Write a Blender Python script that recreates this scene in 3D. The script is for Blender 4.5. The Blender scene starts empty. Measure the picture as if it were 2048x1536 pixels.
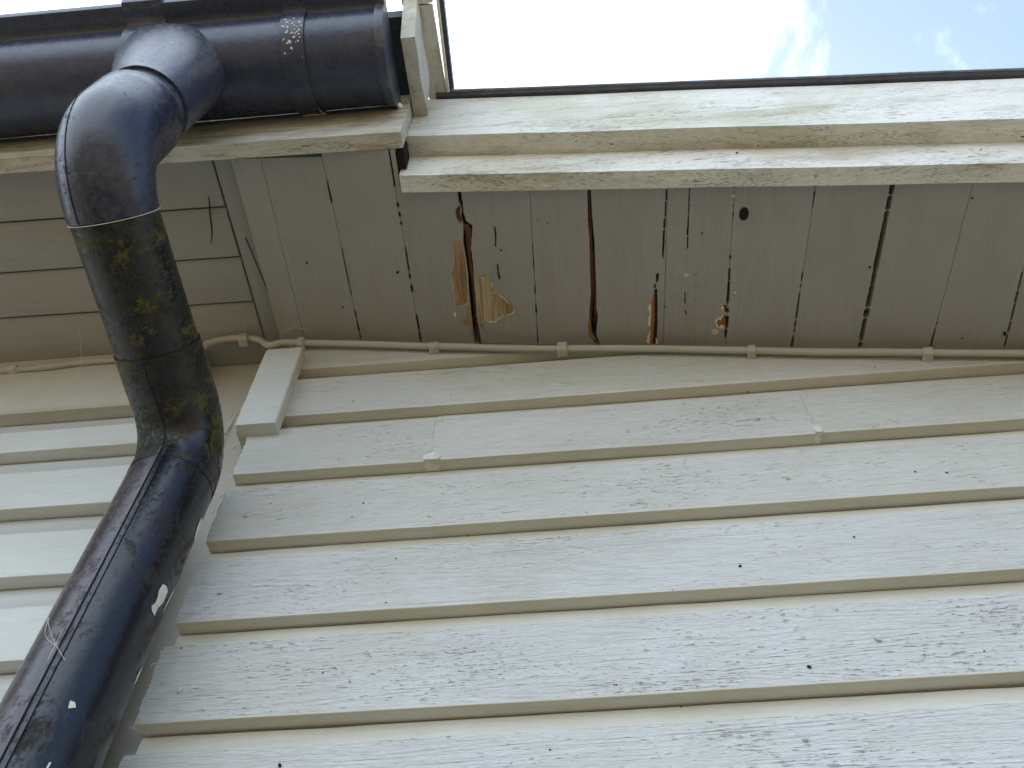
import bpy, math, random
from mathutils import Vector, Matrix, noise as mnoise
R = math.radians
sc = bpy.context.scene
col = sc.collection

# ------------------------------------------------------------------ camera
FOC = 1683.72                       # focal length in pixels of a 2048 px wide picture
CW = Matrix(((0.99666074, 0.08060973, -0.01301692),    # rows: camera right, down, forward in world axes
             (-0.07357909, 0.81749273, -0.57121954),
             (-0.03540461, 0.57026986, 0.82069409)))
cam_d = bpy.data.cameras.new('camera'); cam = bpy.data.objects.new('camera', cam_d); col.objects.link(cam)
cam_d.sensor_width = 36; cam_d.lens = FOC / 2048 * 36; cam_d.clip_start = .02; cam_d.clip_end = 2000
r_, d_, f_ = CW[0], CW[1], CW[2]
cam.matrix_world = Matrix(((r_[0], -d_[0], -f_[0], 0), (r_[1], -d_[1], -f_[1], 0), (r_[2], -d_[2], -f_[2], 0), (0, 0, 0, 1)))
sc.camera = cam
sc.render.resolution_x = 1024; sc.render.resolution_y = 768

# ------------------------------------------------------------------ light
SUN_EL, SUN_AZ = R(52), R(-12)      # behind the house, a little to the left
w = bpy.data.worlds.new('World'); sc.world = w; w.use_nodes = True
nt = w.node_tree; N = nt.nodes; L = nt.links; N.clear()
out = N.new('ShaderNodeOutputWorld'); bg = N.new('ShaderNodeBackground'); bg.inputs[1].default_value = .14
sky = N.new('ShaderNodeTexSky'); sky.sky_type = 'NISHITA'; sky.sun_disc = False
sky.sun_elevation = SUN_EL; sky.sun_rotation = SUN_AZ; sky.air_density = 1.0; sky.dust_density = 1.2; sky.ozone_density = 1.5
tc = N.new('ShaderNodeTexCoord')
mp = N.new('ShaderNodeMapping'); mp.inputs['Scale'].default_value = (1, 1, 1.6); mp.inputs['Location'].default_value = (.35, .1, .2)
n1 = N.new('ShaderNodeTexNoise'); n1.inputs['Scale'].default_value = 4.6; n1.inputs['Detail'].default_value = 9; n1.inputs['Roughness'].default_value = .62; n1.inputs['Distortion'].default_value = .9
# a cloud bank lies to the left of, and over, the house; it breaks up towards the right
dt = N.new('ShaderNodeVectorMath'); dt.operation = 'DOT_PRODUCT'; dt.inputs[1].default_value = (-1, -.12, .15)
ad = N.new('ShaderNodeMath'); ad.operation = 'MULTIPLY_ADD'; ad.inputs[1].default_value = 1.15
rp = N.new('ShaderNodeMapRange'); rp.interpolation_type = 'SMOOTHSTEP'
rp.inputs[1].default_value = .36; rp.inputs[2].default_value = .68; rp.inputs[3].default_value = .05
mx = N.new('ShaderNodeMix'); mx.data_type = 'RGBA'; mx.inputs[7].default_value = (6.9, 8.1, 9.6, 1)
L.new(tc.outputs['Generated'], mp.inputs['Vector']); L.new(mp.outputs[0], n1.inputs['Vector'])
L.new(tc.outputs['Generated'], dt.inputs[0]); L.new(n1.outputs['Fac'], ad.inputs[0]); L.new(dt.outputs['Value'], ad.inputs[2])
L.new(ad.outputs[0], rp.inputs[0]); L.new(rp.outputs[0], mx.inputs[0]); L.new(sky.outputs[0], mx.inputs[6])
L.new(mx.outputs[2], bg.inputs[0]); L.new(bg.outputs[0], out.inputs[0])
sl = bpy.data.lights.new('sun', 'SUN'); sl.energy = 3.5; sl.angle = R(.5); sl.color = (1, .95, .88)
so = bpy.data.objects.new('sun', sl); col.objects.link(so)
sd = Vector((math.sin(SUN_AZ) * math.cos(SUN_EL), math.cos(SUN_AZ) * math.cos(SUN_EL), math.sin(SUN_EL)))
so.rotation_euler = sd.to_track_quat('Z', 'Y').to_euler(); so.location = (0, 2, 8)
vs = sc.view_settings; vs.view_transform = 'Standard'; vs.look = 'None'; vs.gamma = 1; vs.exposure = 1.24; vs.use_curve_mapping = False

# ------------------------------------------------------------------ measuring helpers
SL = .17                            # the right-hand eaves fall .17 m per metre to the right
Z0 = 1.266                          # soffit height above the eye at x = 0
WY = .80                            # outer face of the right-hand cladding
def ray(x, y):
    v = Vector((x - 1024, y - 768, FOC))
    return CW.transposed() @ v
def onY(x, y, d=WY):
    r = ray(x, y); return r * (d / r.y)
def onZ(x, y, z=Z0, s=SL):
    r = ray(x, y); return r * (z / (r.z + s * r.x))
def onX(x, y, d):
    r = ray(x, y); return r * (d / r.x)
rnd = random.Random(4)

# ------------------------------------------------------------------ object helpers
class MB:
    def __init__(s): s.v = []; s.f = []
    def add(s, vs, fs):
        b = len(s.v); s.v += [tuple(p) for p in vs]; s.f += [tuple(b + i for i in f) for f in fs]; return s
    def box(s, x0, x1, y0, y1, z0, z1):
        return s.add([(x, y, z) for x in (x0, x1) for y in (y0, y1) for z in (z0, z1)],
                     [(0, 1, 3, 2), (4, 6, 7, 5), (0, 4, 5, 1), (2, 3, 7, 6), (0, 2, 6, 4), (1, 5, 7, 3)])
    def hexa(s, p):                 # 8 points: lower ring of 4, upper ring of 4
        return s.add(p, [(3, 2, 1, 0), (4, 5, 6, 7), (0, 1, 5, 4), (1, 2, 6, 5), (2, 3, 7, 6), (3, 0, 4, 7)])
    def prism(s, ring, off):        # closed outline ring, extruded by vector off
        n = len(ring); off = Vector(off)
        a = [Vector(p) for p in ring]
        return s.add(a + [p + off for p in a], [tuple(range(n))[::-1], tuple(range(n, 2 * n))] + [(i, (i + 1) % n, n + (i + 1) % n, n + i) for i in range(n)])
    def loft(s, rings, closed=True, caps=True):
        n = len(rings[0]); b = len(s.v)
        vs = [p for r in rings for p in r]; fs = []
        for k in range(len(rings) - 1):
            for i in range(n if closed else n - 1):
                j = (i + 1) % n; fs.append((k * n + i, k * n + j, (k + 1) * n + j, (k + 1) * n + i))
        if caps and closed:
            fs.append(tuple(range(n))[::-1]); fs.append(tuple((len(rings) - 1) * n + i for i in range(n)))
        return s.add(vs, fs)
    def tube(s, pts, rad, seg=10, caps=True):
        pts = [Vector(p) for p in pts]; m = len(pts)
        if not hasattr(rad, '__len__'): rad = [rad] * m
        t0 = (pts[1] - pts[0]).normalized(); u = t0.orthogonal().normalized(); rings = []
        for i, p in enumerate(pts):
            t = (pts[min(i + 1, m - 1)] - pts[max(i - 1, 0)]).normalized()
            u = (u - t * u.dot(t)).normalized(); v = t.cross(u)
            rings.append([p + (u * math.cos(a) + v * math.sin(a)) * rad[i] for a in [2 * math.pi * k / seg for k in range(seg)]])
        return s.loft(rings, True, caps)
    def build(s, name, mat, parent=None, smooth=False, base=None):
        me = bpy.data.meshes.new(name)
        o = bpy.data.objects.new(name, me); col.objects.link(o)
        off = Vector(base) if base is not None else Vector((0, 0, 0))
        wl = off.copy()
        if parent is not None:
            o.parent = parent; p = parent
            while p: wl = wl + p.location; p = p.parent
        if base is not None: o.location = off if parent is None else off
        me.from_pydata([tuple(Vector(p) - wl) for p in s.v], [], s.f)
        me.materials.append(mat); me.validate(); me.update()
        if smooth:
            me.polygons.foreach_set('use_smooth', [True] * len(me.polygons))
            try: me.set_sharp_from_angle(angle=R(40))
            except Exception: pass
        return o
def tag(o, label=None, cat=None, group=None, kind=None):
    for k, v in (('label', label), ('category', cat), ('group', group), ('kind', kind)):
        if v: o[k] = v
    return o
def thing(name, label, cat, loc, group=None):
    o = bpy.data.objects.new(name, None); col.objects.link(o); o.location = loc; o.empty_display_size = .05
    return tag(o, label, cat, group)

# ------------------------------------------------------------------ materials
def mat_new(name):
    m = bpy.data.materials.new(name); m.use_nodes = True
    return m, m.node_tree.nodes, m.node_tree.links, m.node_tree.nodes['Principled BSDF']
class G:
    """small node graph helper"""
    def __init__(s, name):
        s.m, s.N, s.L, s.b = mat_new(name)
        tc = s.N.new('ShaderNodeTexCoord'); oi = s.N.new('ShaderNodeObjectInfo')
        mul = s.N.new('ShaderNodeVectorMath'); mul.operation = 'SCALE'; cx = s.N.new('ShaderNodeCombineXYZ')
        for i in range(3): s.L.new(oi.outputs['Random'], cx.inputs[i])
        s.L.new(cx.outputs[0], mul.inputs[0]); mul.inputs['Scale'].default_value = 7.3
        a = s.N.new('ShaderNodeVectorMath'); s.L.new(tc.outputs['Object'], a.inputs[0]); s.L.new(mul.outputs[0], a.inputs[1])
        s.co = a.outputs[0]; s.obj = tc.outputs['Object']; s.rand = oi.outputs['Random']
    def noise(s, scale=(1, 1, 1), detail=4, rough=.55, dist=0, co=None, k=1):
        mp = s.N.new('ShaderNodeMapping'); mp.inputs['Scale'].default_value = tuple(c * k for c in scale)
        n = s.N.new('ShaderNodeTexNoise'); n.inputs['Scale'].default_value = 1; n.inputs['Detail'].default_value = detail
        n.inputs['Roughness'].default_value = rough; n.inputs['Distortion'].default_value = dist
        s.L.new(co or s.co, mp.inputs[0]); s.L.new(mp.outputs[0], n.inputs['Vector']); return n.outputs['Fac']
    def val(s, x, sock):
        if isinstance(x, (int, float)): sock.default_value = x
        else: s.L.new(x, sock)
    def math(s, op, a, b=0, c=0):
        n = s.N.new('ShaderNodeMath'); n.operation = op
        for i, x in enumerate((a, b, c)): s.val(x, n.inputs[i])
        return n.outputs[0]
    def ramp(s, x, lo, hi, a=0, b=1):
        n = s.N.new('ShaderNodeMapRange'); n.interpolation_type = 'SMOOTHSTEP'
        s.val(x, n.inputs[0]); s.val(lo, n.inputs[1]); s.val(hi, n.inputs[2]); s.val(a, n.inputs[3]); s.val(b, n.inputs[4]); return n.outputs[0]
    def mix(s, f, a, b):
        n = s.N.new('ShaderNodeMix'); n.data_type = 'RGBA'; s.val(f, n.inputs[0])
        for i, x in ((6, a), (7, b)):
            if isinstance(x, tuple): n.inputs[i].default_value = (*x, 1)
            else: s.L.new(x, n.inputs[i])
        return n.outputs[2]
    def bump(s, h, dist, strength=1):
        n = s.N.new('ShaderNodeBump'); n.inputs['Distance'].default_value = dist; n.inputs['Strength'].default_value = strength
        s.L.new(h, n.inputs['Height']); s.L.new(n.outputs[0], s.b.inputs['Normal'])
    def done(s, colr, rough, spec=.4):
        if isinstance(colr, tuple): s.b.inputs['Base Color'].default_value = (*colr, 1)
        else: s.L.new(colr, s.b.inputs['Base Color'])
        s.val(rough, s.b.inputs['Roughness']); s.b.inputs['Specular IOR Level'].default_value = spec
        return s.m

def paint(name, base, axis='x', crack=.5, dirt=.3, algae=0, grain=1.0, wood=(.20, .13, .075), rough=.55, bump=.0009, bare=0):
    g = G(name)
    def st(a, b): return (a, b, b) if axis == 'x' else (b, a, b)
    field = g.noise(st(1.6, 16), 2, .5, .4)                            # slow field whose contours are the growth rings
    rings = g.math('SINE', g.math('MULTIPLY', field, 95))
    fine = g.noise(st(14, 420), 3, .6)
    dash = g.noise(st(80, 620), 3, .62, .25)
    fray = g.noise(st(150, 520), 2, .6, 1.0)
    patch = g.noise(st(5, 17), 3, .55)
    blot = g.noise((3.5, 5, 5), 4, .6)
    # broken paint along the grain: short dashes where the dash noise passes a threshold set by rings and patches
    th = g.math('ADD', g.math('MULTIPLY', rings, .032), g.math('MULTIPLY', patch, .42))
    th = g.math('ADD', th, g.math('MULTIPLY_ADD', g.rand, .06, -.07))
    cr = g.math('ADD', g.math('ADD', dash, g.math('MULTIPLY', fray, .10)), th)
    lo = .985 - .145 * crack
    crack_m = g.ramp(cr, lo, lo + .035)
    c = g.mix(g.ramp(blot, .35, .7), base, tuple(b * k for b, k in zip(base, (.91, .91, .885))))
    c = g.mix(g.math('MULTIPLY', g.ramp(fine, .45, .7), .15 * grain), c, tuple(b * .6 for b in base))
    if dirt:
        d = g.math('MULTIPLY', g.ramp(g.math('ADD', g.noise(st(4, 22), 5, .68), g.math('MULTIPLY', fine, .2)), .58, .82), dirt)
        c = g.mix(d, c, (.25, .21, .14))
    if algae:
        al = g.math('MULTIPLY', g.ramp(g.math('ADD', g.noise((3, 3, 3), 3, .6), g.math('MULTIPLY', g.noise((70, 150, 150), 3, .7), .35)), .68, .82), algae)
        c = g.mix(al, c, (.33, .30, .10))
    if bare:
        bm = g.ramp(g.math('ADD', g.noise(st(9, 70), 5, .7), g.math('MULTIPLY', dash, .3)), .80 - .2 * bare, .90 - .2 * bare)
        c = g.mix(g.math('MULTIPLY', bm, .75), c, (.34, .27, .19))
    c = g.mix(g.math('MULTIPLY', crack_m, .5), c, wood)
    h = g.math('ADD', g.math('MULTIPLY', rings, .10), g.math('MULTIPLY', fine, .55))
    h = g.math('ADD', h, g.math('MULTIPLY', dash, .5)); h = g.math('SUBTRACT', h, g.math('MULTIPLY', crack_m, .9))
    g.bump(h, bump * grain, 1)
    r = g.ramp(fine, .3, .7, rough - .08, rough + .12)
    return g.done(c, r, .35)

M = {}
M['wall'] = paint('weathered_pale_paint_board', (.59, .59, .555), 'x', crack=.42, dirt=.12, algae=.10, grain=1.2, rough=.5, bump=.0028)
M['wall_rough'] = paint('rough_pale_paint_board', (.61, .615, .60), 'x', crack=.79, dirt=.10, algae=.12, grain=1.4, rough=.5, bump=.0028)
M['wall_left'] = paint('pale_paint_left_boards', (.58, .60, .57), 'x', crack=.25, dirt=.16, grain=.8, rough=.45)
M['cream'] = paint('smooth_cream_paint', (.52, .50, .44), 'x', crack=.0, dirt=.15, grain=.45, rough=.55)
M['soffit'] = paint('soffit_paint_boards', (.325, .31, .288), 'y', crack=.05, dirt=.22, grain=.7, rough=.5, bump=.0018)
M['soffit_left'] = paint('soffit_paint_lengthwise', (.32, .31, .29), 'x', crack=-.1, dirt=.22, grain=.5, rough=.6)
M['barge'] = paint('weathered_white_barge_paint', (.72, .71, .66), 'x', crack=.95, dirt=.5, algae=.32, grain=1.4, rough=.6, bare=.12)
M['fascia'] = paint('peeling_fascia_paint', (.60, .58, .51), 'x', crack=.9, dirt=.6, algae=.25, grain=1.4, rough=.6, bare=.75, bump=.0016)
M['verge'] = paint('peeling_verge_paint', (.60, .58, .54), 'y', crack=.5, dirt=.5, algae=.45, grain=1.0, rough=.6, bare=.55)
M['cable'] = paint('cable_paint', (.47, .45, .39), 'x', crack=-.2, dirt=.2, grain=.4, rough=.45, bump=.0006)

def bare_wood(name, light, dark, axis='y'):
    g = G(name)
    st = (620, 14, 620) if axis == 'y' else (14, 620, 620)
    st2 = (150, 9, 150) if axis == 'y' else (9, 150, 150)
    a = g.noise(st, 3, .6); b = g.noise(st2, 3, .6, .6)
    c = g.mix(g.ramp(b, .32, .66), dark, light); c = g.mix(g.math('MULTIPLY', g.ramp(a, .48, .72), .6), c, tuple(x * .35 for x in dark))
    g.bump(g.math('ADD', a, b), .002, 1); return g.done(c, .8, .2)
M['wood'] = bare_wood('bare_weathered_wood', (.46, .31, .17), (.24, .14, .075))
M['wood_grey'] = bare_wood('bare_grey_wood', (.50, .39, .25), (.29, .20, .12))
M['wood_red'] = bare_wood('dark_red_wood', (.16, .07, .035), (.07, .028, .018))
M['wood_orange'] = bare_wood('orange_wood', (.38, .16, .05), (.20, .08, .03))
M['wood_dark'] = bare_wood('dark_split_wood', (.035, .022, .018), (.014, .010, .010))
def flat(name, c, r=.7, var=.15, spec=.3, sc_=60):
    g = G(name); n = g.noise((sc_, sc_, sc_), 4, .6)
    cc = g.mix(g.ramp(n, .3, .7), tuple(x * (1 - var) for x in c), tuple(min(1, x * (1 + var)) for x in c))
    g.bump(n, .0008, 1); return g.done(cc, r, spec)
M['torn'] = flat('torn_cream_paint_edge', (.72, .65, .48))
M['torn_grey'] = flat('lifted_grey_paint_edge', (.42, .39, .32))
M['paint_blob'] = flat('paint_smear', (.62, .61, .52), .5)
M['dark'] = flat('dark_void_felt', (.012, .011, .010), .95)
M['speck'] = flat('black_speck', (.010, .009, .009), .6)
M['nail'] = flat('painted_nail_head', (.50, .49, .43), .5)
M['web'] = flat('cobweb_silk', (.62, .60, .52), .8)
M['roof'] = flat('roof_felt', (.05, .05, .055), .9, .3)
M['metal'] = flat('grey_metal_trim', (.22, .24, .28), .4, .25, .5, 40)
M['trim'] = flat('black_roof_trim', (.03, .032, .042), .45, .3, .5, 40)

def plastic(name, dirt, lichen, base=(.012, .013, .017), rough=.34, grey=.25, spec=.5, side=False):
    g = G(name)
    blot = g.noise((22, 22, 16), 8, .74, .6); sm = g.noise((130, 130, 110), 6, .75); streak = g.noise((45, 45, 5), 4, .6)
    d = g.ramp(g.math('ADD', g.math('MULTIPLY', blot, .75), g.math('MULTIPLY', sm, .35)), .60 - .16 * dirt, .72 - .1 * dirt)
    li = g.ramp(g.math('ADD', g.noise((20, 20, 14), 8, .78, .3), g.math('MULTIPLY', sm, .55)), .93 - .13 * lichen, 1.06 - .10 * lichen)
    gr = g.math('MULTIPLY', g.ramp(g.math('ADD', sm, streak), .9, 1.25), grey)
    c = g.mix(gr, base, (.10, .10, .115))
    c = g.mix(g.math('MULTIPLY', d, .85), c, (.024, .021, .012))
    c = g.mix(g.math('MULTIPLY', li, .75), c, (.125, .115, .036))
    if side:
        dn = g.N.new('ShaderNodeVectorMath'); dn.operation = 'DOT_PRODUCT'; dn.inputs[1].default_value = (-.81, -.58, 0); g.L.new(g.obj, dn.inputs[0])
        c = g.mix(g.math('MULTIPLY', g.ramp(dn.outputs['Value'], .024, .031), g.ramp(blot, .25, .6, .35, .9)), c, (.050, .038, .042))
    r = g.math('ADD', g.math('MULTIPLY', d, .35), g.math('MULTIPLY', li, .2)); r = g.math('ADD', r, g.ramp(sm, .3, .7, rough - .05, rough + .12))
    h = g.math('ADD', g.math('MULTIPLY', sm, .5), g.math('MULTIPLY', d, .5)); g.bump(h, .0007, 1)
    g.done(c, r, spec)
    g.L.new(g.math('MULTIPLY', g.math('SUBTRACT', 1, g.math('MINIMUM', g.math('ADD', g.math('MULTIPLY', d, .8), li), .92)), spec), g.b.inputs['Specular IOR Level'])
    return g.m
M['gutter'] = plastic('black_gutter_plastic', -.6, .05, (.030, .038, .070), .26, .25)  # black plastic with blue lens haze put into the base colour
M['outlet'] = plastic('scuffed_black_plastic', -.5, .0, (.036, .044, .074), .30, .9)
M['elbow'] = plastic('black_elbow_plastic', -.1, .0, (.017, .021, .038), .26, .35)
M['mossy'] = plastic('mossy_black_plastic', .55, 1.15, (.005, .006, .009), .17, .05)
M['pipe'] = plastic('grimy_black_pipe', .2, .35, (.005, .006, .011), .17, .10, side=True)

# ------------------------------------------------------------------ ground and the body of the house
g = G('garden_paving'); n = g.noise((5, 5, 5), 6, .6)
gm = g.done(g.mix(n, (.13, .10, .055), (.21, .16, .09)), .9, .2)
GZ = -1.55
tag(MB().add([(-60, -60, GZ), (60, -60, GZ), (60, 60, GZ), (-60, 60, GZ)], [(0, 1, 2, 3)]).build('ground', gm), kind='structure')
shell = thing('house', 'plain back walls of the house behind the pale board cladding', 'house', (0, .98, GZ))
MB().box(-3.2, 2.6, .982, 1.03, GZ, 1.15).build('back_wall', M['dark'], shell)
MB().box(-3.2, -.40, .982, 1.03, 1.152, 1.40).build('back_wall', M['dark'], shell)
MB().box(-3.2, -3.1, 1.032, 5, GZ, 1.4).build('side_wall', M['wall_left'], shell)
MB().box(2.5, 2.6, 1.032, 5, GZ, 1.0).build('side_wall', M['wall_left'], shell)
MB().box(-3.2, 2.6, 5.002, 5.1, GZ, 1.0).build('rear_wall', M['wall_left'], shell)

def nz(x, y, s=0): return mnoise.noise(Vector((x, y, s)))

# ------------------------------------------------------------------ cladding boards
def clad_board(x0, x1, zb, zt, yf, t, cove_h, cove_d, seed, nseg, ragged=.004, rr=False, back=None, cp_=.7):
    """One horizontal board: rounded lower edge, flat lip below, coved top."""
    rows = [(0.0, yf + t + .010), (0.0, yf + t), (0.0, yf + .0025), (.0008, yf + .0008), (.003, yf)]
    H = zt - zb
    nface = 34
    for k in range(1, nface): rows.append((.003 + (H - cove_h - .003) * k / nface, yf))
    rows.append((H - cove_h, yf))
    for a in (.05, .3, .65, 1):
        rows.append((H - cove_h + cove_h * a, yf + cove_d * (a ** cp_)))
    bk = back or (yf + t + .03)
    rows[0] = (0.0, bk); rows.append((H, bk))
    rings = []
    for i in range(nseg + 1):
        u = i / nseg; X = x0 + (x1 - x0) * u; ring = []
        for k, (h, yy) in enumerate(rows):
            wob = nz(X * 2.2, seed) * .0012; dz = nz(X * 3.1, seed + 9.3) * .0014 + nz(X * 21, seed + 3.3) * .0004
            top = (nz(X * 9, seed + 5.1) * .0010 + nz(X * 60, seed + 2.1) * .0012 - .0016) if k >= len(rows) - 2 else 0
            xx = X
            if i == 0: xx += nz(h * 60, seed * 1.7, 2) * ragged * .45 + nz(h * 310, seed * 2.7, 6) * ragged * .35 + rnd.uniform(-.5, .5) * ragged * .22
            if i == nseg and rr: xx += rnd.uniform(-.5, .5) * ragged
            ring.append((xx, yy + (wob if k else 0), zb + h + dz * (1 if k < 5 else .3) + top))
        rings.append(ring)
    return MB().loft(rings, True, True)

wall_r = thing('boarded_wall', 'pale weathered shiplap wall right of the black downpipe under the sloping soffit', 'wall', (-.467, WY, GZ))
PITCH = .1395; T = .0215
zs = [1.247 + PITCH - PITCH * k for k in range(22)]
boards = {}
for k, zb in enumerate(zs):
    if zb < GZ + .01: break
    zt = zb + PITCH - .0011
    if k == 0: zt = zb + .03
    segs = [(-.467, 2.5)]
    jx = []
    if k == 3:
        jx = [onY(862, 925, WY).x, onY(1640, 868, WY).x]
        segs = [(-.467, jx[0] - .0002), (jx[0] + .0002, jx[1] - .0002), (jx[1] + .0002, 2.5)]
    for j, (a, b) in enumerate(segs):
        x0 = a
        if j == 0: x0 = a + rnd.uniform(-.002, .002) + (.006 if k in (0, 1, 2) else -.006)
        o = clad_board(x0, b, zb, zt, WY + nz(k, 7.7) * .0008, T, .034, .0211, k * 3.7 + j, max(12, int(70 * (b - a) / 3)), .006 if j == 0 else .0006, cp_=.05).build('board', M['wall' if k < 5 else 'wall_rough'], wall_r, True)
        boards[(k, j)] = o
# filler plugs pressed into the two butt joints
for (px, py, wd) in ((862, 925, .0115), (1641, 872, .005)):
    p = onY(px, py, WY); zb = zs[3]
    q = MB(); pts = [(-1, -.001), (1.0, -.0012), (1.15, .006), (.5, .016), (-.35, .013), (-1.1, .008)]
    q.prism([(p.x + a * wd + rnd.uniform(-.001, .001), WY - .0030, zb + h) for a, h in pts], (0, .0245, 0)).build('filler_plug', M['paint_blob'], wall_r)

M['planed'] = paint('planed_cream_paint', (.585, .565, .495), 'x', crack=-.1, dirt=.14, algae=.12, grain=.7, rough=.5, bump=.0007)  # smooth planed finish; lip shade and warm bounce light mixed into its colour
for par in (wall_r,):
    for o in par.children:
        if o.name.startswith('board'):
            o.data.materials.append(M['planed'])
            for p in o.data.polygons:
                hb = (o.parent.location.z + p.center.z - zs[0]) % PITCH
                if p.normal.z < -.6 or p.normal.z > .12 or hb > PITCH - .0335: p.material_index = 1
# left wall: smoother boards with deeper coves under a plain frieze board
YL = .826
wall_l = thing('boarded_wall', 'pale smooth board wall on the left behind the black downpipe', 'wall', (-.62, YL, GZ))
zl = [1.097 - .1425 * k for k in range(19)]
M['planed_left'] = paint('planed_grey_paint', (.485, .485, .46), 'x', crack=-.1, dirt=.2, algae=.05, grain=.6, rough=.5, bump=.0007)  # smooth finish, darkened to paint in the shade below each lip
for k, zb in enumerate(zl):
    if zb < GZ: break
    zt = (zl[k - 1] - .0010) if k else 1.207
    clad_board(-3.1, -.575 if zb < .9 else -.60, zb, zt, YL, .026, .054, .024, 100 + k * 2.3, 34, .002, cp_=.42).build('board', M['wall_left'], wall_l, True)
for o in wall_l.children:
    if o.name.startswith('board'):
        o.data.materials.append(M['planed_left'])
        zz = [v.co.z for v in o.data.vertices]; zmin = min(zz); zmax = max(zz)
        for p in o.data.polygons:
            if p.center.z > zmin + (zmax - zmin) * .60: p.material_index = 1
fr = MB(); rings = []
for i in range(25):
    X = -3.1 + 2.455 * i / 24; z = 1.208
    rings.append([(X, .866, z), (X, YL - .002, z), (X, YL - .006, z + .004), (X, YL - .006, z + .03), (X, YL - .004, 1.3835), (X, .866, 1.3835)])
fr.loft(rings).build('frieze_board', M['cream'], wall_l, True)

# corner board between the two walls, leaned back lower down to darken the gap, and the short batten nailed over the board ends
cb = MB().hexa([(-.656, .955, GZ), (-.4475, .955, GZ), (-.4475, .979, GZ), (-.656, .979, GZ), (-.656, .955, .55), (-.4475, .955, .55), (-.4475, .979, .55), (-.656, .979, .55)]).hexa([(-.656, .955, .55), (-.4475, .955, .55), (-.4475, .979, .55), (-.656, .979, .55), (-.656, .868, 1.20), (-.4475, .868, 1.20), (-.4475, .892, 1.20), (-.656, .892, 1.20)]).box(-.656, -.4475, .868, .892, 1.2, 1.383)
MB().box(-.472, -.448, .8525, .8675, 1.0, 1.33).box(-.447, -.43, .8525, .98, GZ, 1.33).build('packing_strip', M['dark'], wall_r)
cbt = tag(cb.build('corner_board', M['cream'], None, base=(-.53, .84, GZ)), 'smooth flat corner board squeezed between the black downpipe and the ragged board ends', 'trim board')
bat = thing('batten', 'short pale batten covering the upper board ends beside the downpipe', 'batten', (-.455, .79, 1.06))
q = MB(); rings = []
for i in range(15):
    u = i / 14; z = 1.060 + .222 * u
    xl = -.489 + nz(z * 40, 1.1) * .0022 - .004 * u * 0; xr = -.4235 + nz(z * 50, 5.1) * .0016
    yf = .7765
    rings.append([(xl, .800 if u else .802, z), (xl, yf + .001, z), (xl + .002, yf, z), (xr - .002, yf, z), (xr, yf + .002, z), (xr, .7992, z)])
q.loft(rings).build('strip', M['wall_left'], bat, True)
for (px, py) in ((538, 812), (520, 845)):
    pass
q = MB().box(-.497, -.470, .8005, .844, 1.075, 1.290); q.build('packing_piece', M['cream'], bat)

# ------------------------------------------------------------------ right soffit boards (run towards the wall)
# each joint: front pixel, back pixel, openings (t0, t1, width in px at t0, at t1, side shift px)
sof_r = thing('soffit', 'flaking grey soffit of narrow boards falling to the right under the barge board', 'soffit', (-.48, .65, 1.34))
FR, BK = .4385, .7985
def sof_at_y(xa, ya, xb, yb, Y):
    A = onZ(xa, ya); B = onZ(xb, yb); t = (Y - A.y) / (B.y - A.y); return A + (B - A) * t
J = [
 ((465,330),(560,672), []),
 ((534,370),(609,678), []),
 ((654,360),(722,678), [(.0,.13,3,5),(.36,.362,2,2),(.42,.63,2.4,3),(.64,.70,2,3),(.80,.86,3,4),(.87,.95,3,5),(.96,1,3,3)]),
 ((777,297),(842,685), [(.0,.17,3,4),(.25,.27,5,6),(.30,.32,5,5),(.345,.36,6,4),(.47,.60,3,4),(.61,.64,4,5),(.67,.71,4,6),(.84,.93,4,5),(.935,1,5,5)]),
 ((918,385),(958,686), 'split'),
 ((1059,375),(1076,685), [(.34,.50,1.6,2),(.60,.66,2,3),(.73,.79,2,4),(.88,.95,1.5,2),(.95,1,3,3)]),
 ((1178,380),(1198,688), 'red'),
 ((1335,377),(1327,685), []),
 ((1469,375),(1451,681), [(.10,.115,2,2),(.41,.44,3,4),(.50,.58,4,5),(.585,.74,5,6),(.77,.80,8,9),(.825,.91,9,7),(.92,.98,6,4)]),
 ((1631,375),(1584,694), [(.02,.11,3,2),(.46,.465,3,3),(.50,.55,3,3),(.58,.60,3,4),(.63,.80,3,4),(.82,.86,3,4),(.87,.89,3,3),(.93,1,4,6)]),
 ((1786,369),(1720,694), [(0,.055,9,9),(.06,.14,8,9),(.145,.28,8,9),(.285,.355,10,9),(.36,.475,9,10),(.48,.56,9,8),(.565,.735,8,10),(.74,.80,10,12),(.805,.96,8,8),(.965,1,7,8)]),
 ((1945,369),(1862,694), [(.80,.815,2,2),(.83,.85,2,3),(.875,1,3,5)]),
 ((2088,369),(2009,694), [(.50,.62,3,4),(.63,.70,4,5),(.71,.82,4,4),(.83,.90,3,5),(.92,1,3,4)]),
 ((2240,369),(2160,694), [(.3,.6,4,5)]),
 ((2400,369),(2318,694), []),
 ((2570,369),(2485,694), []),
 ((2745,369),(2655,694), []),
]
PXM = .00082                        # metres per photograph pixel at the soffit
def chain(pts, t):
    for (a, b) in zip(pts, pts[1:]):
        if a[0] <= t <= b[0]: return a[1] + (b[1] - a[1]) * (t - a[0]) / max(1e-6, b[0] - a[0])
    return pts[-1][1]
def edge_from_px(lst):              # pixel chain -> list of (Y, X) on the soffit plane
    out = []
    for (x, y) in lst:
        p = onZ(x, y); out.append((p.y, p.x))
    return sorted(out)
cl = lambda a, b: [(x, y) for x, y in (a, b)]
split_L = [(914,372),(916,392),(918,405),(922,412),(924,420),(922,432),(926,446),(927,460),(927,476),(926,482),(930,505),(933,540),(936,570),(939,590),(941,612),(943,640),(947,665),(950,688),(951,700)]
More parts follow.
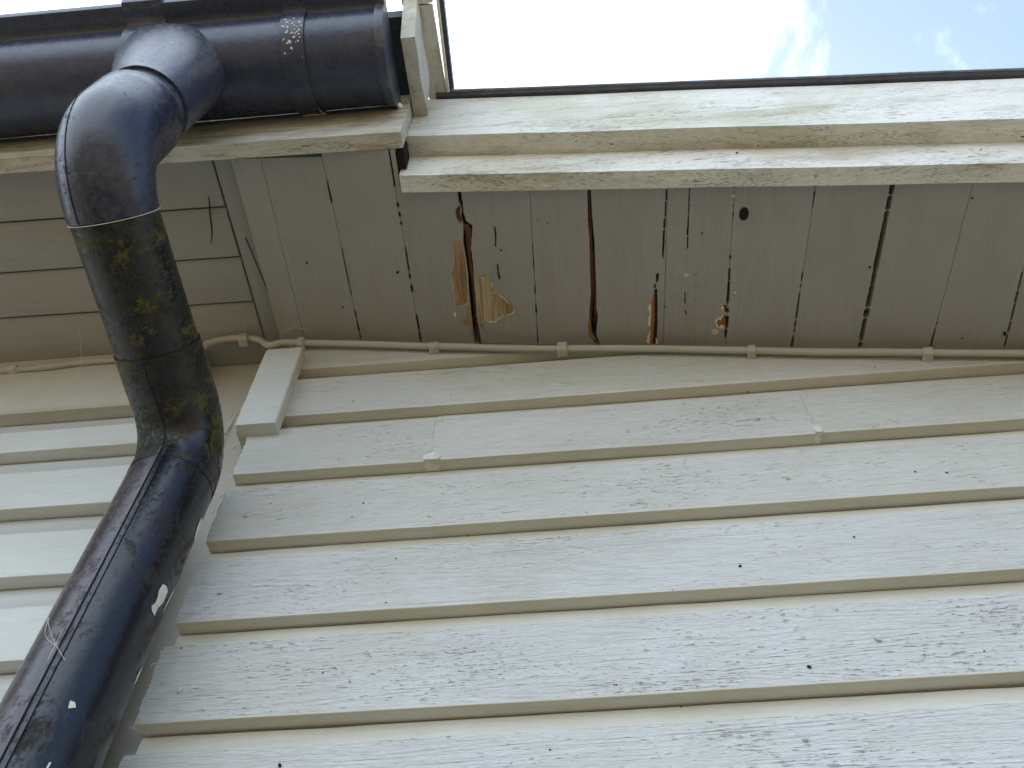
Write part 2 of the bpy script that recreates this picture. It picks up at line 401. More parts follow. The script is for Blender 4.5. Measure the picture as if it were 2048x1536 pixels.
split_R = [(921,372),(923,392),(925,405),(927,425),(931,440),(939,448),(945,450),(944,470),(942,498),(945,520),(947,540),(948,560),(950,590),(953,620),(957,650),(961,675),(963,690),(964,700)]
red_L = [(1174,368),(1175,385),(1176,440),(1179,480),(1180,530),(1182,590),(1180,610),(1179,640),(1181,663),(1186,672),(1193,680),(1197,690),(1198,700)]
red_R = [(1181,368),(1182,385),(1185,440),(1189,480),(1191,530),(1193,580),(1193,620),(1196,634),(1194,655),(1193,671),(1196,678),(1200,690),(1200,700)]
edgesL, edgesR = [], []             # right edge of the board left of the joint / left edge of the board right of it
NS = 150
for k, (a, b, op) in enumerate(J):
    eL, eR = [], []
    if op == 'split' or op == 'red':
        l_, r__ = (edge_from_px(split_L), edge_from_px(split_R)) if op == 'split' else (edge_from_px(red_L), edge_from_px(red_R))
        for i in range(NS + 1):
            Y = FR + (BK - FR) * i / NS
            eL.append((chain([(l_[0][0] - 1, l_[0][1])] + l_ + [(9, l_[-1][1])], Y) + nz(Y * 120, k) * .0008, Y))
            eR.append((chain([(r__[0][0] - 1, r__[0][1])] + r__ + [(9, r__[-1][1])], Y) + nz(Y * 120, k + 4) * .0008, Y))
    else:
        A = onZ(*a); B = onZ(*b)
        for i in range(NS + 1):
            Y = FR + (BK - FR) * i / NS; t = (Y - A.y) / (B.y - A.y)
            c = A.x + (B.x - A.x) * t + nz(Y * 14, k * 2.2) * .0006
            wd = .45
            for (t0, t1, w0, w1) in op:
                if t0 <= t <= t1: wd = (w0 + (w1 - w0) * (t - t0) / max(1e-5, t1 - t0)) * (1 + .35 * nz(Y * 160, k)) ; break
            wd = max(wd, .35) * PXM
            eL.append((c - wd * .5, Y)); eR.append((c + wd * .5, Y))
    edgesL.append(eL); edgesR.append(eR)
TH = .016
sb = []
for k in range(len(J) - 1):
    lft, rgt = edgesR[k], edgesL[k + 1]
    if k == 0: lft = [(x - .0004, y) for x, y in lft]
    dz = nz(k * 3.1, 2) * .0009
    fy = 0
    q = MB(); rings = []
    for i in range(NS + 1):
        (xa, y), (xb, _) = lft[i], rgt[i]
        if k < 2 and y < .4475: continue
        if k > 3 and y < .5050: continue
        if k == 3 and y < .5050: xb = min(xb, -.2050)
        if k == 3 and y < .5050 and xb - xa < .0015: continue
        z = lambda x: Z0 - SL * x + dz
        e = .0007
        rings.append([(xa, y, z(xa) + TH), (xa, y, z(xa) + e), (xa + e, y, z(xa)), (xb - e, y, z(xb)), (xb, y, z(xb) + e), (xb, y, z(xb) + TH)])
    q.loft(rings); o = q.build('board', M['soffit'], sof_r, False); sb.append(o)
# front row of short continuations up to the fascia for the boards left of the barge board
for k, (fx0, fx1) in enumerate(((475, 640),)):
    pass

# exposed timber in the open joints and where the paint has flaked
def on_s(x, y, d): # soffit plane shifted down by d
    return onZ(x, y, Z0 - d)
def patch(parent, px, mat, d=.0010, name='bare_patch', th=.0009, jit=.7):
    pts = []
    for (a, b) in zip(px, px[1:] + px[:1]):
        n = max(1, int(math.hypot(b[0] - a[0], b[1] - a[1]) / 2.6))
        for i in range(n):
            u = i / n; pts.append(on_s(a[0] + (b[0] - a[0]) * u + rnd.uniform(-jit, jit), a[1] + (b[1] - a[1]) * u + rnd.uniform(-jit, jit) * 1.8, d))
    import mathutils
    tri = mathutils.geometry.tessellate_polygon([[(p.x, p.y, 0) for p in pts]])
    n = len(pts); up = Vector((0, 0, th))
    m = MB(); m.add(pts + [p + up for p in pts], [tuple(t) for t in tri] + [(i, (i + 1) % n, n + (i + 1) % n, n + i) for i in range(n)])
    return m.build(name, mat, parent)
B3, B4, B5, B6 = sb[3], sb[4], sb[5], sb[6]
patch(B3, [(906,480),(921,478),(931,512),(936,548),(937,580),(937,607),(922,613),(909,614),(907,585),(904,560),(902,545),(907,530)], M['torn_grey'], .0005, 'torn_paint', .0004)
patch(B3, [(907,482),(920,480),(929,512),(933,548),(935,580),(935,605),(921,611),(911,612),(909,585),(906,560),(904,545),(909,530)], M['wood'])
patch(B3, [(933,612),(941,612),(944,640),(947,668),(944,672),(938,655),(928,648),(924,640),(932,637),(934,628)], M['wood'])
patch(B3, [(911,420),(918,412),(922,414),(920,430),(925,440),(922,446),(914,438)], M['wood_red'])
patch(B3, [(908,626),(911,626),(913,633),(909,634)], M['torn'])
rim = [(949,548),(957,556),(966,556),(971,553),(977,550),(983,556),(985,570),(984,582),(990,585),(1000,590),(1010,597),(1017,604),(1022,611),(1029,617),(1031,622),(1027,627),(1015,631),(1007,633),(995,641),(992,645),(975,644),(968,640),(961,646),(966,656),(962,664),(958,655),(954,630),(952,600),(949,575)]
patch(B4, rim, M['torn'], .0009, 'torn_paint', .0008, .5)
cx = sum(p[0] for p in rim) / len(rim); cy = sum(p[1] for p in rim) / len(rim)
patch(B4, [(x + (-1.6 if x > cx else 0) * 1.2, y + (1.2 if y < cy else -1.6)) for x, y in rim], M['wood_grey'], .0020, 'bare_patch', .0008, .8)
patch(B4, [(1012,606),(1020,614),(1027,620),(1018,627),(1006,629),(1004,615)], M['wood'], .0026, 'bare_patch', .0005)
patch(B4, [(925,446),(933,448),(943,456),(944,480),(941,505),(945,535),(950,560),(953,610),(958,650),(965,688),(968,700),(960,700),(954,665),(948,620),(944,575),(938,530),(934,495),(932,470)], M['wood_red'], -.0022, 'split_edge', .010)
patch(B3, [(931,478),(936,478),(940,520),(938,525)], M['wood_red'], -.006, 'split_edge', .006)
patch(B5, [(1174,368),(1179,368),(1183,450),(1186,520),(1187,580),(1185,620),(1182,655),(1179,640),(1180,590),(1178,520),(1177,450)], M['wood_red'], -.003, 'split_edge', .008)
patch(B5, [(1177,648),(1181,640),(1184,672),(1190,682),(1183,676),(1177,668)], M['wood_orange'])
patch(B6, [(1187,500),(1192,540),(1193,590),(1192,640),(1188,650),(1188,590)], M['wood_red'], -.005, 'split_edge', .006)
patch(B5, [(1186,676),(1194,681),(1193,689),(1188,683)], M['wood_red'], .0012)

def crackline(parent, pts, name='crack'):   # a dark split drawn as a recess filled with shadow-dark timber
    return patch(parent, pts, M['wood_dark'], .0006, name, .0004, .35)
for pts in ([(1331,380),(1334,380),(1334,400),(1331,401)], [(1330,404),(1333,402),(1332,430),(1329,436)], [(1327,440),(1332,436),(1330,458),(1327,458)], [(1326,461),(1330,459),(1329,490),(1327,518),(1324,512)],
            [(1312,548),(1318,546),(1317,560),(1312,567)], [(1308,568),(1311,567),(1312,575),(1308,577)], [(1309,579),(1314,577),(1315,600),(1315,640),(1313,686),(1302,688),(1303,640),(1306,610)],
            [(1378,375),(1380,375),(1378,430),(1376,430)], [(1376,432),(1378,432),(1377,470),(1373,472)], [(1374,474),(1377,474),(1376,497),(1374,497)], [(1369,585),(1371,585),(1371,608),(1369,606)], [(1370,621),(1372,621),(1372,627),(1370,627)],
            [(988,455),(990,452),(993,470),(992,492),(990,492),(990,470)], [(994,528),(996,528),(998,545),(1001,555),(998,560),(995,548)], [(1466,425),(1468,425),(1467,433),(1465,433)]):
    crackline(B6 if pts[0][0] > 1200 and pts[0][0] < 1330 else (B4 if pts[0][0] < 1100 else sb[7]), pts)
patch(B6, [(1300,610),(1305,606),(1305,640),(1304,688),(1292,686),(1295,672),(1300,664),(1300,655),(1296,650),(1297,636),(1300,630),(1299,622),(1295,618)], M['torn'], .0009, 'torn_paint')
patch(B6, [(1303,606),(1309,590),(1309,640),(1306,688),(1300,688),(1301,655),(1302,640)], M['wood_orange'], .0016)
patch(B6, [(1312,676),(1316,680),(1315,688),(1311,688)], M['torn'], .0009, 'torn_paint')
patch(sb[7], [(1430,640),(1436,637),(1440,634),(1447,630),(1449,655),(1442,658),(1436,656),(1432,650)], M['torn'], .0009, 'torn_paint')
patch(sb[7], [(1436,640),(1442,641),(1447,632),(1451,630),(1451,658),(1447,650),(1440,650),(1438,656),(1434,646)], M['wood_orange'], .0016)
patch(sb[7], [(1442,614),(1447,612),(1448,620),(1444,621)], M['torn'], .0009, 'torn_paint')
patch(sb[7], [(1447,612),(1453,609),(1454,620),(1448,621)], M['wood_red'], .0012)

# knot hole in the board right of the crack, a recess with a dark rim
def disc(cpx, rx, ry, rot, d, mat, parent, name, th=.0005, seg=22):
    pts = []
    for i in range(seg):
        a = 2 * math.pi * i / seg; x = rx * math.cos(a); y = ry * math.sin(a)
        pts.append((cpx[0] + x * math.cos(rot) - y * math.sin(rot), cpx[1] + x * math.sin(rot) + y * math.cos(rot)))
    return patch(parent, pts, mat, d, name, th, 0.01)
disc((1491, 425), 11, 17, .25, .0006, M['soffit'], sb[8], 'knot_rim', .0006)
disc((1488, 428), 9.5, 13.5, .2, .0013, M['dark'], sb[8], 'knot_hole', .0006)
for (px, py, rr_) in ((1373, 550, 5), (1430, 664, 7), (704, 93, 0), (1467, 392, 4), (1470, 585, 3)):
    if rr_: disc((px, py), rr_, rr_ * .8, 0, .0012, M['nail'], sb[8] if px > 1460 else sb[7], 'nail', .0012, 10)

# ------------------------------------------------------------------ left soffit (boards run lengthwise) and its trim strip
sof_l = thing('soffit', 'grey soffit of lengthwise boards on the left behind the downpipe elbow', 'soffit', (-.9, .6, 1.36))
ZL = 1.385
ys = [.445]
for (px, py) in ((100, 439), (100, 541), (100, 632)):
    r = ray(px, py); ys.append(r.y * ZL / r.z)
ys.append(.894)
for k in range(4):
    y0, y1 = ys[k] + .0022, ys[k + 1] - .0022
    rings = []; lipw = .0095 if k >= 1 else .004
    for i in range(31):
        u = i / 30; X = -3.1 + (3.1 - .527) * u
        sk = (X + .9) * .012
        dz = nz(X * 3, k) * .0006
        yy0 = y0 + sk + nz(X * 4, k + 3) * .0005; yy1 = min(y1 + sk, .892)
        rings.append([(X, yy0, ZL + .016), (X, yy0, ZL + .006), (X, yy0 + lipw, ZL + dz), (X, yy1 - .002, ZL + dz), (X, yy1, ZL + .002), (X, yy1, ZL + .016)])
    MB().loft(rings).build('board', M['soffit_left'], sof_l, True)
tr = thing('trim_strip', 'narrow split trim strip between the lengthwise and crosswise soffit boards', 'trim strip', (-.5, .62, 1.355))
MB().box(-.520, -.470, .452, .893, 1.377, 1.395).build('strip', M['soffit_left'], tr)
q = MB(); q.prism([(-.4868, .600, 1.3745), (-.4838, .600, 1.3745), (-.4808, .797, 1.3745), (-.4868, .797, 1.3745)], (0, 0, .006)); q.build('sliver', M['soffit_left'], tr)
q = MB(); q.prism([(-.5045, .600, 1.3762), (-.5025, .600, 1.3762), (-.4865, .74, 1.3762), (-.4875, .74, 1.3762)], (0, 0, .0006)); q.build('split', M['wood_dark'], tr)
# a hairline crack across two of the lengthwise boards
q = MB(); pts = []
for (x, y) in ((417, 393), (419, 410), (420, 430), (423, 450), (424, 470), (422, 487)):
    r = ray(x, y); pts.append(r * ((ZL - .0007) / r.z))
q.tube(pts, [.0006, .0011, .0012, .0012, .001, .0004], 5).build('crack', M['wood_dark'], sof_l)

# ------------------------------------------------------------------ barge board on the right (two stepped boards, roof trim on top)
def sl_prism(prof, x0, x1, n, ragged, mat, name, parent, seed=0, wob=.0012):
    rings = []
    for i in range(n + 1):
        X = x0 + (x1 - x0) * i / n; ring = []
        for k, (y, ze) in enumerate(prof):
            xx = X + (nz(k * 1.3, seed, 3) * ragged * 1.5 + rnd.uniform(-.5, .5) * ragged if i == 0 else 0)
            ring.append((xx, y + nz(X * 5, seed + k * .01) * wob, Z0 - SL * xx + ze + nz(X * 4 + 3, seed + .02 * k) * wob))
        rings.append(ring)
    return MB().loft(rings).build(name, mat, parent)
def sub(prof, mx=.012):
    out = []
    for a, b in zip(prof, prof[1:] + prof[:1]):
        n = max(1, int(math.hypot(b[0] - a[0], b[1] - a[1]) / mx))
        for i in range(n): out.append((a[0] + (b[0] - a[0]) * i / n, a[1] + (b[1] - a[1]) * i / n))
    return out
barge = thing('barge_board', 'stepped weathered white barge board along the roof edge on the right', 'barge board', (-.18, .45, 1.33))
sl_prism(sub([(.5045, .0695), (.4412, .0690), (.442, .273), (.5045, .273)]), -.196, 2.7, 90, .004, M['barge'], 'outer_board', barge, 1)
sl_prism(sub([(.5045, -.0150), (.4762, -.0150), (.4762, .0692), (.5045, .0692)]), -.2005, 2.7, 90, .005, M['barge'], 'inner_board', barge, 4)
sl_prism([(.4365, .2745), (.432, .2790), (.431, .2790), (.4745, .2820), (.4745, .2745)], -.155, 2.7, 60, 0, M['trim'], 'drip_strip', barge, 8, .0012)
sl_prism([(.433, .2835), (.4295, .2850), (.4295, .2890), (.4745, .2915), (.4745, .2825)], -.125, 2.7, 60, 0, M['metal'], 'drip_strip', barge, 9, .0012)

# ------------------------------------------------------------------ left fascia under the gutter
fas = thing('fascia', 'peeling cream fascia board under the black gutter', 'fascia', (-.9, .43, 1.34))
rings = []
def fas_z(x): return 1.2886 - .06 * x
for i in range(41):
    X = -2.6 + (2.6 - .190) * i / 40
    zb = fas_z(X) + nz(X * 5, 9) * .0012; yf = .4120 + nz(X * 3, 4.4) * .001
    rings.append([(X, yf + .0255, zb), (X, yf, zb), (X, yf, 1.50), (X, yf + .0255, 1.50)])
MB().loft(rings).build('board', M['fascia'], fas)
MB().box(-.2300, -.1905, .4475, .4740, 1.308, 1.36).build('packing_block', M['wood_dark'], fas)

# ------------------------------------------------------------------ gutter
gut = thing('gutter', 'black half round plastic gutter along the left eaves', 'gutter', (-.9, .333, 1.37))
GY, GZc, GR = .3325, 1.446, .0755
def gprof(rad, th=.0025, rimx=1.0):
    o = [(GY + rad * math.cos(a), GZc + rad * math.sin(a)) for a in [R(0) - R(180) * i / 30 for i in range(31)]]
    lip = [(GY - rad - .004, GZc + .004), (GY - rad - .014, GZc + .005), (GY - rad - .026, GZc + .003), (GY - rad - .034, GZc + .005), (GY - rad - .0375, GZc + .012), (GY - rad - .0365, GZc + .020), (GY - rad - .030, GZc + .024), (GY - rad - .001, GZc + .022)]
    inn = [(GY + (rad - th) * math.cos(a), GZc + (rad - th) * math.sin(a)) for a in [-R(180) + R(180) * i / 30 for i in range(31)]]
    return o + lip + inn
def gext(rad, x0, x1, n, mat, name, parent, th=.0025):
    p = gprof(rad, th); rings = [[(x0 + (x1 - x0) * i / n, y, z) for (y, z) in p] for i in range(n + 1)]
    return MB().loft(rings).build(name, mat, parent, True)
GX = onZ(786, 200, 1.39, 0).x
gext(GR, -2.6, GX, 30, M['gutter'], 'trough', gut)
def hoop(px0, px1, row, d, name, mat):
    xa = onZ(px0, row, 1.375, 0).x; xb = onZ(px1, row, 1.375, 0).x
    return gext(GR + d, xa, xb, 2, mat, name, gut, .0035), xa, xb
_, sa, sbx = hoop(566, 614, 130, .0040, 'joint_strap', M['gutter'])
# stop end: a flanged cap closing the right end
q = MB(); cap = [(GY + (GR + .0045) * math.cos(a), GZc + (GR + .0045) * math.sin(a)) for a in [-R(180) * i / 30 for i in range(31)]]
cap += [(GY - GR - .038, GZc + .010), (GY - GR - .036, GZc + .026), (GY + GR, GZc + .024)]
q.prism([(GX - .012, y, z) for y, z in cap], (.014, 0, 0)); q.build('stop_end', M['outlet'], gut, True)
# cream paint remnants: on the strap's lower end and the stop end
xs0, xs1 = sa, sbx
q = MB(); pts = []
for i in range(13):
    u = i / 12; X = xs0 + (xs1 - xs0) * u
    a = R(-12 - 9 * math.sin(u * math.pi)); rr_ = GR + .0055
    pts.append((X, GY + rr_ * math.cos(a), GZc + rr_ * math.sin(a)))
q.tube(pts, .0022, 6).build('paint_smear', M['torn'], gut, True)
q = MB(); pts = [(xs1 + .0008, GY + (GR + .005) * math.cos(a), GZc + (GR + .005) * math.sin(a)) for a in [R(-14 - 4 * i) for i in range(8)]]
q.tube(pts, [.0022, .0018, .0014, .0012, .001, .0008, .0006, .0003], 5).build('paint_smear', M['torn'], gut, True)
pts = [(GX + .0035, GY + (GR + .003) * math.cos(a), GZc + (GR + .003) * math.sin(a)) for a in [R(-8 - 5 * i) for i in range(4)]]
MB().tube(pts, [.004, .006, .005, .001], 6).build('paint_smear', M['torn'], gut, True)

q = MB()
for i in range(46):                 # flecks of old paint on the strap
    a = R(-180 + rnd.triangular(15, 75, 30)); X = xs0 + (xs1 - xs0) * rnd.uniform(.08, .95); s_ = rnd.uniform(.0006, .0022); rr_ = GR + .0043
    q.add([(X + s_ * math.cos(b) * rnd.uniform(.6, 1.3), GY + rr_ * math.cos(a + s_ * 12 * math.sin(b)), GZc + rr_ * math.sin(a + s_ * 12 * math.sin(b))) for b in [2 * math.pi * j / 6 for j in range(6)]], [tuple(range(6))])
tag(q.build('paint_fleck', M['paint_blob'], gut), kind='stuff')
# ------------------------------------------------------------------ downpipe: outlet, swan neck and lower pipe
PX, PY = -.5027, .7126
UX, P1y = -.530, .318
dp = thing('downpipe', 'mossy black plastic downpipe with a swan neck against the pale wall', 'downpipe', (PX, PY, GZ))
def fillet(a, c, b, rad, n=14):
    a, c, b = Vector(a), Vector(c), Vector(b); u = (a - c).normalized(); v = (b - c).normalized()
    ang = u.angle(v); d = rad / math.tan(ang / 2); o = c + (u + v).normalized() * (rad / math.sin(ang / 2))
    p0 = c + u * d; p1 = c + v * d; e0 = p0 - o; e1 = p1 - o; tot = e0.angle(e1); ax = e0.cross(e1).normalized()
    return [o + Matrix.Rotation(tot * i / n, 3, ax) @ e0 for i in range(n + 1)]
C0 = (UX, P1y, 1.30); C1 = (UX, P1y, 1.0220); C2 = (PX, PY, .9345); C3 = (PX, PY, 0)
SEG = 64
def lin(a, b, n=6): a, b = Vector(a), Vector(b); return [a + (b - a) * i / n for i in range(n + 1)]
# running outlet: a collar round the gutter that flares down into the spigot
q = MB(); rings = []
for i in range(21):
    u = i / 20; z = 1.425 - .215 * u
    fl = max(0, 1 - u * 1.08) ** 1.0
    rx = .0575 + .043 * fl; ry = .0575 + .012 * fl; yc = .318 + (P1y - .318) * u
    rings.append([(UX - .028 * fl + rx * math.cos(a), yc + ry * math.sin(a), z) for a in [2 * math.pi * k / SEG for k in range(SEG)]])
q.loft(rings).build('outlet', M['outlet'], dp, True)
hx = lambda p, r: onZ(p, r, 1.45, 0).x
gext(GR + .0055, hx(246, 20), hx(326, 20), 2, M['outlet'], 'bracket', gut, .004)
MB().tube(lin((UX, P1y, 1.23), (UX, P1y, 1.14)), .0525, SEG).build('spigot', M['outlet'], dp, True)
e1 = fillet(C0, C1, C2, .098, 18)
up = lin((UX, P1y, 1.172), e1[0], 3)[:-1]
offdir = (Vector(C2) - Vector(C1)).normalized()
j1 = Vector(C1) + offdir * ((.377 - P1y) / offdir.y)
dn = [] if (j1 - e1[-1]).dot(offdir) < 0 else [j1]
path1 = up + e1 + ([j1] if dn else [])
rad1 = [.0585] * len(path1); 
rad1[-1] = .0550
for i in range(len(path1)): rad1[i] = .0615 - .0060 * i / (len(path1) - 1)
path1.insert(0, path1[0] + Vector((0, 0, .006))); rad1.insert(0, .0585)
MB().tube(path1, rad1, SEG).build('elbow', M['elbow'], dp, True)
j2 = Vector(C1) + offdir * ((.567 - P1y) / offdir.y)
MB().tube(lin(path1[-1] - offdir * .01, j2 + offdir * .01, 4), .0540, SEG).build('pipe', M['mossy'], dp, True)
e2 = fillet(C1, C2, C3, .088, 18)
path2 = ([j2] if (e2[0] - j2).dot(offdir) > .001 else [e2[0]]) + e2[(0 if (e2[0] - j2).dot(offdir) > .001 else 1):]
zend = .845
path2 += lin(e2[-1], (PX, PY, zend), 2)[1:]
MB().tube(path2, [.0562] * len(path2), SEG).build('elbow', M['mossy'], dp, True)
# thin bead of old sealant on the upper joint, dark one on the lower
def ringm(c, ax, rad, tr_, mat, name):
    c = Vector(c); ax = Vector(ax).normalized(); u = ax.orthogonal().normalized(); v = ax.cross(u)
    pts = [c + (u * math.cos(a) + v * math.sin(a)) * rad for a in [2 * math.pi * k / 56 for k in range(57)]]
    return MB().tube(pts, tr_, 5, False).build(name, mat, dp, True)
ringm(path1[-1], offdir, .0555, .0004, M['torn'], 'joint_bead')
ringm(path2[0], offdir, .0558, .0007, M['speck'], 'joint_bead')
# lower pipe in two lengths
zt = .857
MB().tube(lin((PX, PY, zt), (PX, PY, GZ), 12), .0555, SEG).build('pipe', M['pipe'], dp, True)
ringm((PX, PY, zt), (0, 0, 1), .0550, .0015, M['mossy'], 'pipe_rim')
# moulding seams
def on_cyl(x, y, rad=.0555):
    r = ray(x, y); a = r.x * r.x + r.y * r.y; b = -2 * (r.x * PX + r.y * PY); c = PX * PX + PY * PY - rad * rad
    D = b * b - 4 * a * c
    if D < 0: D = 0
    return r * ((-b - math.sqrt(D)) / (2 * a))
pa = on_cyl(312, 935); ang = math.atan2(pa.y - PY, pa.x - PX)
pb = on_cyl(30, 1465); angb = math.atan2(pb.y - PY, pb.x - PX)
q = MB(); hw = R(6.0)
for (o1, o2, rr_) in ((-hw, -hw * .25, .0578), (hw * .1, hw, .0574)):
    sec = [(.0548, o1), (rr_, o1 + R(.7)), (rr_, o2 - R(.7)), (.0548, o2)]
    am = (ang + angb) / 2
    rings = [[(PX + r * math.cos(am + o), PY + r * math.sin(am + o), z) for r, o in sec] for z in (zt + .006, .4, GZ)]
    q.loft(rings)
q.build('seam_rib', M['pipe'], dp)
def seam(path, rads, phi_fn, name, wid=.0010):
    pts = []
    for i, p in enumerate(path):
        t = (path[min(i + 1, len(path) - 1)] - path[max(i - 1, 0)]).normalized()
        u = Vector((1, 0, 0)); v = t.cross(u).normalized()
        a = phi_fn(i / (len(path) - 1)); pts.append(p + (u * math.cos(a) + v * math.sin(a)) * (rads[i] + .0002))
    return MB().tube(pts, wid, 5).build(name, M['speck'], dp, True)

seam(path2[:-2], [.0562] * len(path2), lambda u: -(ang + angb) / 2 + R(4), 'seam')
seam(path1, rad1, lambda u: R(116) - R(4) * u, 'seam', .0008)
# old cream paint splashes on the lower pipe
def splash(px, rad=.0562):
    pts = [on_cyl(x, y, rad) for x, y in px]; c = sum(pts, Vector()) / len(pts)
    d = Vector((c.x - PX, c.y - PY, 0)).normalized(); c = Vector((PX, PY, c.z)) + d * rad
    n = len(pts); MB().add(pts + [c], [(i, (i + 1) % n, n) for i in range(n)]).build('paint_splash', M['paint_blob'], dp)
splash([(326,1168),(333,1172),(336,1182),(331,1195),(326,1206),(316,1216),(309,1232),(304,1222),(303,1212),(310,1207),(315,1195),(318,1180)])
splash([(402,1035),(405,1040),(400,1058),(394,1072),(388,1086),(390,1070),(395,1052)])
splash([(350,1175),(346,1186),(336,1206),(328,1222),(325,1230),(332,1210),(340,1192)])
splash([(140,1401),(150,1404),(152,1415),(143,1416),(136,1417)])
splash([(285,1332),(281,1345),(273,1362),(268,1370),(274,1352)])
splash([(98,1525),(103,1524),(98,1534),(90,1545),(92,1536)])
# wall bracket behind the pipe
MB().box(PX - .02, PX + .02, PY + .05, .8275, .30, .33).build('bracket', M['elbow'], dp)

# ------------------------------------------------------------------ painted cable clipped along the top of the walls
cab = thing('cable', 'painted over cable clipped where the walls meet the soffit', 'cable', (-.3, .79, 1.3))
CY = .789
def smooth_path(P, n=8):
    out = []
    for i in range(len(P) - 1):
        p0 = P[max(i - 1, 0)]; p1 = P[i]; p2 = P[i + 1]; p3 = P[min(i + 2, len(P) - 1)]
        for k in range(n):
            t = k / n; out.append(.5 * ((2 * p1) + (-p0 + p2) * t + (2 * p0 - 5 * p1 + 4 * p2 - p3) * t * t + (-p0 + 3 * p1 - 3 * p2 + p3) * t ** 3))
    out.append(P[-1]); return out
cp = [(-420,782,.816),(-150,757,.816),(0,741,.816),(90,735,.816),(160,726,.816),(225,721,.816),(300,716,.816),(370,714,.816),(396,710,.812),(405,698,.806),(420,685,.802),(445,679,.800),(470,676,.799),(505,677,.798),(522,682,.795),(534,691,.790),(548,690,.786),(565,686,.785),(600,686,.787),(700,688,CY),(868,693,CY),(1000,696,CY),(1125,696,CY),(1300,697,CY),(1400,699,CY),(1503,701,CY),(1700,704,CY),(1855,706,CY),(2048,708,CY),(2400,712,CY),(2900,718,CY)]
P = [onY(x, y, d) for x, y, d in cp]
cpth = [p + Vector((0, nz(p.x * 9, 1.5) * .0015, nz(p.x * 7, 6.5) * .0022)) for p in smooth_path(P, 8)]
MB().tube(cpth, [.0062 + .0007 * nz(p.x * 23, 2.2) for p in cpth], 12).build('cable_run', M['cable'], cab, True)
for (x, y, d) in ((27,738,.815),(487,678,.799),(603,687,CY),(868,693,CY),(1125,697,CY),(1503,701,CY),(1855,706,CY),(2180,709,CY)):
    p = onY(x, y, d); kz = rnd.uniform(.85, 1.2); kx = rnd.uniform(.8, 1.25); tw = rnd.uniform(-.0018, .0018)
    q = MB(); rings = []
    for (dx, s_) in ((-.0072, .0078), (-.006, .0092), (.006, .0092), (.0072, .0078)):
        dx *= kx; s_ *= kz
        rings.append([(p.x + dx, p.y + .011, p.z - s_ * 1.0), (p.x + dx + tw, p.y - .004, p.z - s_), (p.x + dx + tw, p.y - s_ * .95, p.z - s_ * .5), (p.x + dx, p.y - s_ * .95, p.z + s_ * .5), (p.x + dx, p.y - .004, p.z + s_ * .9), (p.x + dx, p.y + .011, p.z + s_ * .9)])
    q.loft(rings).build('clip', M['cable'], cab, True)

# ------------------------------------------------------------------ verge timbers at the right end of the gutter
vg = thing('verge_board', 'stubby peeling verge board end beside the gutter stop end', 'verge board', (-.15, .35, 1.45))
def vz(y): return 1.465 - (.4226 - y) * .321
xa = onZ(800, 78, 1.42, 0).x; xb = onZ(829, 78, 1.42, 0).x
xa2 = onZ(823, 212, 1.463, 0).x; xb2 = onZ(851, 207, 1.463, 0).x
y0, y1 = .3018, .4415
rings = []
for i in range(13):
    u = i / 12; y = y0 + (y1 - y0) * u; A = xa + (xa2 - xa) * u; B = xb + (xb2 - xb) * u + (.001 * math.sin(u * 9))
    zb = vz(y) + nz(y * 30, 3) * .001
    rings.append([(A, y, zb + .001), (A + .001, y, zb), (B - .001, y, zb), (B, y, zb + .001), (B, y - .075, zb + .235), (A, y - .075, zb + .235)])
MB().loft(rings).build('board', M['verge'], vg, True)
vr = thing('roof_edge', 'cream roof edge strip with dark trim above the verge board end', 'roof edge', (-.1, .38, 1.6))
def rz(y): return 1.610 - (.46 - y) * .321
def strip(pxa, pya, pxb, pyb, pxc, pyc, pxd, pyd, yA, yB, dz, th, mat, name):
    # four picture corners: outer-left, outer-right (far end), inner-left, inner-right; the strip lies on the sloping roof underside
    pts = []
    for (x, y) in ((pxa, pya), (pxb, pyb), (pxd, pyd), (pxc, pyc)):
        r = ray(x, y)                # intersect z = rz(y) + dz
        t = (1.610 - .46 * .321 + dz) / (r.z - .321 * r.y); pts.append(r * t)
    m = MB(); m.hexa([Vector(p) for p in pts] + [Vector(p) + Vector((0, 0, th)) for p in pts]); return m.build(name, mat, vr)
strip(820, 11, 864, 11, 868, 245, 902, 245, 0, 0, 0, .02, M['verge'], 'soffit_strip')
strip(865.2, -60, 869.5, -60, 900, 245, 905.5, 245, 0, 0, -.004, .03, M['torn'], 'edge_strip')
strip(870.5, -60, 880.5, -60, 906.5, 245, 915, 245, 0, 0, .010, .03, M['trim'], 'dark_trim')
r = ray(842, 10); t = (1.610 - .46 * .321) / (r.z - .321 * r.y); pf = r * t
MB().box(onY(806, 10, pf.y).x, onY(864.5, 10, pf.y).x, pf.y - .026, pf.y - .002, pf.z + .0005, pf.z + .20).build('end_board', M['barge'], vr)

# ------------------------------------------------------------------ roofs
rl = thing('roof', 'low dark roof slope above the left gutter', 'roof', (-1.5, 1, 1.6))
def slab(x0, x1, y0, y1, f0, th, mat, name, parent):
    MB().hexa([(x0, y0, f0(x0, y0)), (x1, y0, f0(x1, y0)), (x1, y1, f0(x1, y1)), (x0, y1, f0(x0, y1)),
               (x0, y0, f0(x0, y0) + th), (x1, y0, f0(x1, y0) + th), (x1, y1, f0(x1, y1) + th), (x0, y1, f0(x0, y1) + th)]).build(name, mat, parent)
slab(-3.3, -.178, .283, 5.2, lambda x, y: 1.52 + (y - .36) * .321, .05, M['roof'], 'roof_deck', rl)
MB().box(-.235, -.215, .46, 5.1, 1.40, 1.50).build('cheek_board', M['dark'], rl)
rr = thing('roof', 'dark roof deck falling to the right behind the barge board', 'roof', (1, 2, 1.4))
slab(-.3, 2.7, .4755, 5.2, lambda x, y: Z0 - SL * x + .245, .03, M['roof'], 'roof_deck', rr)
